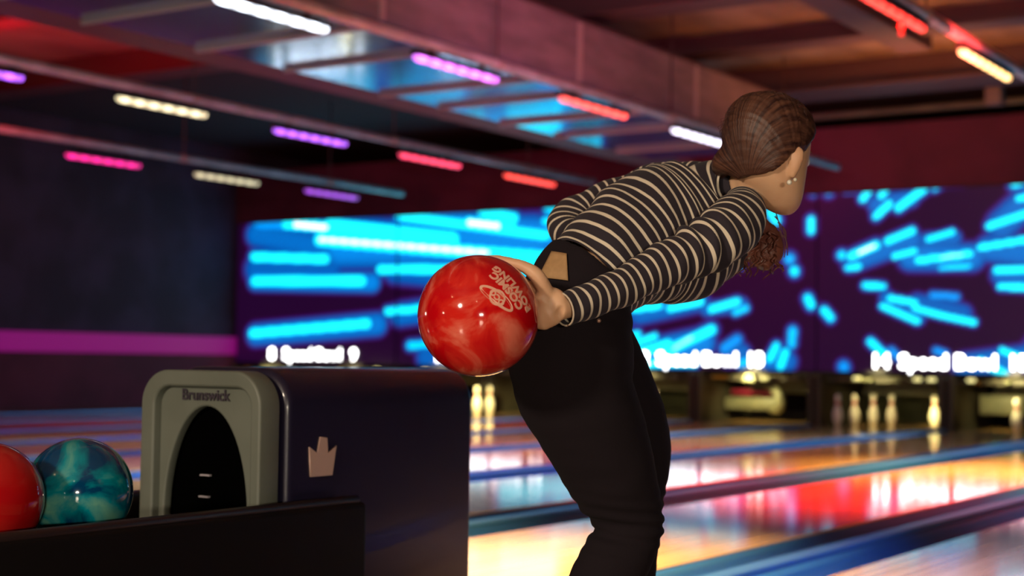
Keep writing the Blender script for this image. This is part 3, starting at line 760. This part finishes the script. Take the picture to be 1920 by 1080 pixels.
def head_mesh(bm, off=0.0, per=4, keep=None, ztop=0.0):
    Q = spline(HEAD, per)
    rings = []
    for z, wv, yf, yb in Q:
        zz = z + (off * (z / .11) if z > 0 else off * z / .11)
        rings.append([bm.verts.new(Hd(*p)) for p in head_ring(zz, max(.004, wv), yf, yb, 40, off)])
        rings[-1] = (rings[-1], zz)
    n = 40
    for (a, za), (b_, zb) in zip(rings, rings[1:]):
        for k in range(n): bm.faces.new((a[k], a[(k + 1) % n], b_[(k + 1) % n], b_[k]))
    bm.faces.new(rings[0][0][::-1]); bm.faces.new(rings[-1][0])
body = bmesh.new()
head_mesh(body)
def wl(pts, per=6, n=14): loft(body, pts, per, n, world=True)
def hp(x, y, z, rw, rd): p = Hd(x, y, z); return (*p, rw, rd)
# nose, brow, lips, ears, chin
wl([hp(0, .088, .026, .006, .006), hp(0, .099, .008, .007, .008), hp(0, .110, -.012, .009, .009), hp(0, .110, -.022, .011, .008), hp(0, .098, -.028, .009, .006)])
wl([hp(-.016, .088, -.052, .004, .004), hp(0, .099, -.050, .006, .005), hp(.016, .088, -.052, .004, .004)])
wl([hp(-.014, .088, -.059, .004, .004), hp(0, .097, -.060, .006, .005), hp(.014, .088, -.059, .004, .004)])
wl([hp(-.03, .084, .028, .006, .006), hp(0, .092, .03, .006, .006), hp(.03, .084, .028, .006, .006)])
for s in (-1, 1):
    wl([hp(s * .062, .002, -.054, .007, .005), hp(s * .066, .000, -.044, .010, .008), hp(s * .074, -.005, -.024, .014, .008), hp(s * .078, -.008, -.004, .014, .006), hp(s * .074, -.006, .008, .006, .004)])
# neck and trunk (under the clothes)
NB = U(1392, 352, 3.15)
loft(body, [(1448, 322, 3.12, 44, .050), (1430, 338, 3.13, 44, .050), (1408, 352, 3.155, 42, .046), (1386, 364, 3.17, 38, .036)], 6, 30)
TOR = [(1094, 545, 2.94, 68, .075), (1150, 492, 2.99, 74, .08), (1210, 450, 3.05, 92, .09), (1265, 420, 3.11, 100, .09), (1325, 390, 3.16, 78, .09), (1372, 366, 3.19, 36, .04)]
TOR = [(q[0], q[1], q[2], q[3] * .9, q[4] * .78) for q in shf(TOR, .11, .04)]; loft(body, TOR, 6, 30)
loft(body, [(1372, 402, 3.07, 28, .035), (1335, 452, 2.98, 36, .034), (1240, 500, 2.90, 29, .030), (1150, 547, 2.825, 20, .019), (1085, 572, 2.785, 19, .018), (1045, 577, 2.755, 25, .020)], 6, 24)
loft(body, [(1290, 345, 3.28, 26, .032), (1180, 366, 3.31, 30, .034), (1090, 400, 3.29, 24, .026), (1092, 440, 3.21, 20, .022), (1128, 476, 3.13, 17, .018)], 6, 20)
# right hand: palm on the ball's right-rear side
def BS(al, be, r):
    a, b_ = R_(al), R_(be)
    return BC + (RC * math.cos(a) * math.cos(b_) + UC * math.sin(b_) + FW * math.sin(a) * math.cos(b_)) * r
def hand_chain(pts, n=12, per=5):
    loft(body, [(*p, r1, r2) for p, r1, r2 in pts], per, n, world=True)
wr = U(1050, 577, 2.757)
# palm: broad flat body hugging the ball
pal = [(wr, .025, .020), (U(1032, 568, 2.76), .031, .019), (BS(22, 4, .128), .037, .017), (BS(36, 10, .124), .040, .014), (BS(50, 14, .121), .036, .011)]
loft(body, [(*p, r1, r2) for p, r1, r2 in pal], 5, 24, world=True, e1fix=UC)
for b0, b1, tip, r in ((34, 40, 92, .0085), (19, 21, 100, .009), (3, 3, 97, .0088), (-12, -15, 84, .0078)):
    hand_chain([(BS(38, b0 * .7 + 3, .122), r * 1.15, r), (BS(52, b0, .123), r * 1.15, r * 1.1), (BS(66, (b0 + b1) / 2, .121), r, r), (BS(66 + (tip - 66) * .55, b1, .119), r * .95, r * .95), (BS(tip, b1, .116), r * .8, r * .8), (BS(tip + 3, b1, .115), r * .3, r * .3)])
# thumb over the upper right shoulder of the ball
hand_chain([(U(1030, 560, 2.755), .014, .014), (BS(16, 32, .130), .0145, .014), (BS(24, 44, .125), .0115, .011), (BS(38, 52, .120), .010, .010), (BS(58, 58, .118), .0095, .009), (BS(78, 60, .117), .007, .007), (BS(84, 60, .116), .003, .003)])
# left hand resting on the front of the hip, far side
for k in range(4):
    hand_chain([(U(1150, 488 + k * 10, 3.06), .010, .010), (U(1172, 492 + k * 12, 3.045), .0085, .0085), (U(1192, 498 + k * 13, 3.03), .0075, .0075), (U(1206, 503 + k * 13, 3.02), .003, .003)], 10, 4)
hand_chain([(U(1150, 488, 3.07), .010, .010), (U(1160, 470, 3.05), .009, .009), (U(1176, 462, 3.04), .004, .004)], 10, 4)
loft(body, [(1130, 478, 3.08, 20, .014), (1148, 494, 3.07, 26, .012), (1162, 508, 3.06, 24, .010)], 5, 18)
# legs under the trousers
RLEG = [(1066, 640, 2.86, 74, .08), (1108, 790, 2.90, 78, .08), (1150, 900, 2.93, 62, .065), (1176, 985, 2.95, 48, .05), (1150, 1060, 2.93, 46, .05), (1090, 1180, 2.89, 38, .04), (1022, 1330, 2.85, 24, .03)]
LLEG = [(1100, 640, 2.98, 66, .07), (1165, 760, 3.05, 56, .06), (1200, 865, 3.12, 44, .05), (1192, 970, 3.14, 38, .045), (1180, 1100, 3.14, 34, .04), (1172, 1262, 3.15, 24, .03)]
loft(body, shf([(1092, 552, 2.885, 66, .066), (1075, 600, 2.88, 84, .085), (1078, 690, 2.90, 86, .09)], .10), 5, 28)
RLEG = shf(RLEG, .09); LLEG = shf(LLEG, .09)
loft(body, RLEG, 5, 26); loft(body, LLEG, 5, 26)
bo = P_(fused('body', body, M['skin'], person, .0038, 5))
# eyes, brows, earrings
for s in (-1, 1):
    b = bmesh.new(); ball(b, Hd(s * .031, .078, .008), .0125, 16); P_(obj('eyeball', b, mat('eye_white', (.7, .68, .64), .2), person))
    b = bmesh.new(); ball(b, Hd(s * .031, .0875, .007), .0052, 12); P_(obj('iris', b, mat('iris_brown', (.05, .025, .012), .2), person))
    b = bmesh.new(); loft(b, [hp(s * .014, .091, .026, .002, .003), hp(s * .030, .089, .031, .002, .004), hp(s * .048, .076, .027, .001, .002)], 5, 8, world=True); P_(obj('eyebrow', b, M['hair'], person))
b = bmesh.new(); ball(b, U(1480, 342, 2.995), .0052, 14); P_(obj('earring', b, mat('pearl', (.8, .75, .62), .15, coat=.6), person))
b = bmesh.new(); ball(b, U(1491, 337, 3.0), .0040, 14); P_(obj('earring', b, mat('pearl_small', (.75, .68, .52), .15, coat=.6), person))

# hair: cap with gathered nape, low ponytail over the far shoulder
hb = bmesh.new(); head_mesh(hb, .013, 6)
def hairline(z):
    pts = [(-.2, -.075), (-.075, -.062), (-.05, -.040), (-.02, -.022), (.005, -.006), (.022, .022), (.045, .052), (.075, .074), (.09, .2), (.2, .2)]
    for (z0, y0), (z1, y1) in zip(pts, pts[1:]):
        if z0 <= z <= z1: return y0 + (y1 - y0) * (z - z0) / (z1 - z0)
    return 0
inv = Matrix((hr, hfp, hup)).to_3x3()
bmesh.ops.subdivide_edges(hb, edges=hb.edges[:], cuts=1)
kill = []
for f in hb.faces:
    p = inv @ (f.calc_center_median() - HC)
    if p.y > hairline(p.z) or (p.z < -.062): kill.append(f)
bmesh.ops.delete(hb, geom=kill, context='FACES')
bmesh.ops.recalc_face_normals(hb, faces=hb.faces[:])
sol = bmesh.ops.solidify(hb, geom=hb.faces[:], thickness=.012)
loft(hb, [(1415, 285, 3.10, 62, .062), (1385, 297, 3.11, 42, .045), (1358, 305, 3.13, 24, .03), (1352, 318, 3.16, 17, .02), (1365, 345, 3.22, 14, .016)], 6, 24)
loft(hb, [(1442, 235, 3.11, 84, .075), (1428, 270, 3.105, 80, .075), (1416, 302, 3.10, 62, .062), (1410, 316, 3.10, 42, .04)], 6, 30)
def hdisp(p):
    q = inv @ (p - HC)
    ang = math.atan2(q.z + .05, -q.y)
    return .0022 * noise.noise(V((ang * 26, q.x * 9, 3))) + .0012 * noise.noise(p * 60)
hair = P_(fused('hair', hb, M['haircomb'], person, .0045, 16, hdisp))
uvl = hair.data.uv_layers.new(name='UVMap')
for lp_ in hair.data.loops:
    q = inv @ (hair.data.vertices[lp_.vertex_index].co - HC)
    r_ = math.hypot(q.x, q.z + .03 * 0 + .06) + 1e-4
    # strands sweep from the forehead back towards the nape
    a_ = math.atan2(q.x, q.z + .075)
    uvl.data[lp_.index].uv = (a_ * 22, q.y * 18)
pb = bmesh.new()
loft(pb, [(1365, 345, 3.22, 14, .016), (1390, 385, 3.24, 17, .02), (1425, 425, 3.22, 22, .022), (1440, 455, 3.20, 28, .024), (1432, 480, 3.19, 30, .022), (1425, 498, 3.18, 16, .014)], 7, 24, amp=.006, freq=40)
rnd = random.Random(3)
for k in range(110):
    x0 = 1420 + rnd.uniform(-46, 34); y0 = rnd.uniform(425, 485); d0 = 3.19 + rnd.uniform(-.03, .03)
    pts = []; ph = rnd.uniform(0, 6); am = rnd.uniform(3, 9); dx = rnd.uniform(-14, 18); ln = rnd.uniform(18, 46)
    for j in range(9):
        u = j / 8
        pts.append(U(x0 + dx * u + am * math.sin(ph + u * 7), y0 + ln * u, d0 + .008 * math.cos(ph + u * 7)))
    tube(pb, pts, [.0028 * (1 - .6 * j / 8) for j in range(9)], 5)
for k in range(10):
    x0 = 1425 + rnd.uniform(-10, 30); y0 = rnd.uniform(395, 430); ph = rnd.uniform(0, 6)
    tube(pb, [U(x0 + 22 * math.sin(u_ * 1.6 + ph * .1) , y0 + 50 * u_ + 5 * math.sin(ph + 5 * u_), 3.2) for u_ in [j / 8 for j in range(9)]], .0011, 4)
P_(obj('ponytail', pb, M['hairtip'], person))
# flyaway wisps at the crown
fb = bmesh.new()
for k in range(46):
    a = rnd.uniform(.4, 2.9); c0 = U(1440 + 86 * math.cos(a), 262 - 84 * math.sin(a), 3.07 + rnd.uniform(-.04, .04))
    c1 = U(1440 + (90 + rnd.uniform(0, 8)) * math.cos(a + .12), 262 - (87 + rnd.uniform(0, 8)) * math.sin(a + .12), 3.07)
    c2 = U(1440 + 86 * math.cos(a + .3), 262 - 84 * math.sin(a + .3), 3.07)
    tube(fb, [c0, c1, c2], .0004, 3)
P_(obj('hair_wisp', fb, M['hair'], person))

# shirt
def tfold(L, a):
    return .0035 * math.sin(a * 3 + L * 22) * math.sin(L * 40 + a) + .002 * math.sin(L * 95 + a * 2)
def sfold(L, a):
    e = math.exp(-((L - .24) / .07) ** 2) ; s0 = math.exp(-((L - .03) / .05) ** 2)
    return .006 * e * math.sin(L * 150 + a * 2.0) + .003 * s0 * math.sin(L * 90 + a) + .0012 * math.sin(L * 80 + a * 3)
sb = bmesh.new()
loft(sb, shf([(1102, 530, 2.93, 94, .100), (1150, 486, 2.98, 104, .102), (1210, 450, 3.05, 126, .106), (1266, 434, 3.11, 133, .108), (1322, 405, 3.16, 116, .108), (1352, 373, 3.17, 82, .10), (1382, 356, 3.165, 60, .08), (1398, 350, 3.155, 53, .062), (1400, 349, 3.155, 46, .055)], .09, 0),
     14, 72, fold=tfold, amp=.004, freq=9, cap=(0, 1), v0=.007)
loft(sb, [(1392, 366, 3.13, 14, .02), (1392, 388, 3.10, 38, .045), (1382, 414, 3.045, 54, .058), (1345, 447, 2.985, 55, .056), (1290, 477, 2.94, 47, .048), (1238, 501, 2.90, 41, .043), (1190, 525, 2.865, 38, .038), (1140, 549, 2.825, 36, .034), (1090, 570, 2.785, 33, .031), (1056, 580, 2.76, 32, .030)],
     14, 56, fold=sfold, amp=.004, freq=16, cap=(1, 0))
def lfold(L, a): return .004 * math.sin(L * 55 + a * 2)
loft(sb, [(1345, 345, 3.22, 20, .03), (1300, 345, 3.27, 44, .05), (1235, 354, 3.30, 46, .05), (1170, 374, 3.31, 46, .048), (1112, 394, 3.30, 42, .046), (1076, 410, 3.28, 40, .044), (1068, 438, 3.23, 40, .038), (1090, 455, 3.18, 32, .032), (1120, 475, 3.14, 28, .027), (1132, 482, 3.13, 24, .022)],
     12, 48, fold=lfold, amp=.004, freq=16)
P_(obj('shirt', sb, M['stripe'], person))
# cuff rims
for q, rr in (((1054, 580, 2.759, 31, .029), .0018),):
    b = bmesh.new()
    c0 = U(1056, 580, 2.76); tdir = (U(1090, 570, 2.785) - c0).normalized(); e1 = FW.cross(tdir).normalized(); e2 = tdir.cross(e1)
    tube(b, [c0 + e1 * .0305 * math.cos(a_ * PI / 12) + e2 * .029 * math.sin(a_ * PI / 12) for a_ in range(25)], rr, 6)
    P_(obj('cuff', b, M['patch'] if False else mat('cream_edge', (.6, .5, .38), .8), person))

# trousers
tb = bmesh.new()
PEL = [(1110, 512, 2.89, 96, .100), (1098, 528, 2.885, 100, .104), (1082, 566, 2.88, 108, .115), (1070, 612, 2.875, 118, .128), (1068, 660, 2.88, 120, .13), (1078, 720, 2.90, 112, .125), (1095, 770, 2.91, 90, .10)]
loft(tb, shf(PEL, .09), 8, 48)
loft(tb, shf([(1050, 650, 2.85, 88, .09), (1068, 710, 2.87, 110, .105), (1108, 800, 2.90, 101, .10), (1150, 898, 2.93, 84, .085), (1177, 965, 2.95, 66, .068), (1178, 1004, 2.95, 62, .066), (1148, 1062, 2.93, 66, .066), (1095, 1170, 2.89, 58, .056), (1030, 1310, 2.86, 44, .046), (1022, 1332, 2.85, 42, .044)], .09), 8, 44)
loft(tb, shf([(1110, 640, 2.98, 78, .08), (1172, 760, 3.05, 68, .072), (1196, 830, 3.10, 62, .062), (1197, 880, 3.12, 58, .06), (1188, 980, 3.14, 50, .055), (1180, 1100, 3.14, 48, .05), (1172, 1255, 3.15, 40, .042)], .09), 8, 40)
def tdisp(p):
    q = person.location
    z = p.z
    s = .0022 * noise.noise(p * 16) + .0014 * noise.noise(V((p.x * 10, p.y * 10, p.z * 46)))
    k1 = math.exp(-((z - .43) / .05) ** 2)
    s += .005 * k1 * math.sin(z * 230 + p.x * 30) * .6
    k2 = math.exp(-((z - .86) / .06) ** 2)
    return s + .003 * k2 * math.sin(z * 120 + p.y * 40)
tr = P_(fused('trousers', tb, M['trouser'], person, .006, 4, tdisp))
tb2 = bmesh.new(); tb2.from_mesh(tr.data); BV = BVHTree.FromBMesh(tb2)
sbm = bmesh.new()
def on_surf(px, py, off=.003):
    r = ray(px, py); h = BV.ray_cast(CAM, r)
    if h[0] is None: return None
    nr = h[1] if h[1].dot(r) < 0 else -h[1]
    return h[0] + nr * off, nr
def surf_patch(quad, name, m, th=.003, nx=10, ny=8, off=.003):
    b = bmesh.new(); grid = []
    for j in range(ny + 1):
        row = []
        for i in range(nx + 1):
            u, v = i / nx, j / ny
            px = (quad[0][0] * (1 - u) + quad[1][0] * u) * (1 - v) + (quad[3][0] * (1 - u) + quad[2][0] * u) * v
            py = (quad[0][1] * (1 - u) + quad[1][1] * u) * (1 - v) + (quad[3][1] * (1 - u) + quad[2][1] * u) * v
            h = on_surf(px, py, off)
            row.append(b.verts.new(h[0]) if h else None)
        grid.append(row)
    for j in range(ny):
        for i in range(nx):
            q = (grid[j][i], grid[j][i + 1], grid[j + 1][i + 1], grid[j + 1][i])
            if all(q): b.faces.new(q)
    bmesh.ops.recalc_face_normals(b, faces=b.faces[:])
    bmesh.ops.solidify(b, geom=b.faces[:], thickness=th)
    for v in b.verts[:]:
        if not v.link_faces: b.verts.remove(v)
    return P_(obj(name, b, m, person))
lp = surf_patch([(1037, 474), (1064, 478), (1066, 528), (1013, 521)], 'waist_patch', M['patch'], .003)
lp['label'] = 'tan patch at the back of the waistband'
for x, y, r in ((1122, 602, .0042), (1138, 573, .0036)):
    h = on_surf(x, y, .002); b = bmesh.new(); ball(b, h[0], r, 12); P_(obj('rivet', b, mat('copper_rivet', (.55, .33, .25), .35, metal=.5), person))
# waistband hump and belt loops
b = bmesh.new()
pts = [on_surf(x, y, .004) for x, y in ((1004, 484), (1012, 498), (1020, 512), (1032, 526))]
# shoes
M['shoe'] = mat('bowling_shoe', (.05, .04, .05), .5); M['sole'] = mat('pale_sole', (.5, .45, .4), .6)
def shoe(ankle, dirv, toe_pitch):
    a = V((ankle.x, ankle.y, 0)); d = V(dirv).normalized(); s = V((0, 0, 1)).cross(d)
    def pt(f, z): return a + d * f + V((0, 0, z))
    b = bmesh.new()
    z0 = toe_pitch
    P = [(pt(-.075, .045 + z0), .014, .02), (pt(-.06, .042 + z0), .032, .034), (pt(-.01, .055 + z0 * .8), .036, .05), (pt(.06, .045 + z0 * .4), .038, .040), (pt(.13, .034), .044, .028), (pt(.175, .028), .034, .02), (pt(.195, .026), .010, .01)]
    loft(b, [(*p, r1, r2) for p, r1, r2 in P], 6, 24, world=True, e1fix=s)
    loft(b, [(*(ankle + V((0, 0, .05))), .038, .040), (*(ankle), .036, .040), (*pt(0, .04 + z0), .036, .045)], 5, 20, world=True, e1fix=s)
    so = P_(obj('shoe', b, M['shoe'], person))
    b = bmesh.new()
    P = [(pt(-.078, .010 + z0), .012, .009), (pt(-.06, .009 + z0), .034, .009), (pt(0, .009 + z0 * .7), .036, .009), (pt(.07, .009 + z0 * .2), .040, .009), (pt(.13, .009), .046, .009), (pt(.18, .009), .036, .009), (pt(.2, .009), .010, .009)]
    loft(b, [(*p, r1, r2) for p, r1, r2 in P], 6, 24, world=True, e1fix=s)
    k = obj('sole', b, M['sole'], so); return so
shoe(U(1022, 1320, 2.94), (0, 1, 0), .03)
shoe(U(1172, 1255, 3.24), (0, 1, 0), .0)
print('ANKLES', U(1022, 1320, 2.94), U(1172, 1255, 3.24), 'pelvis', U(1080, 600, 2.88))
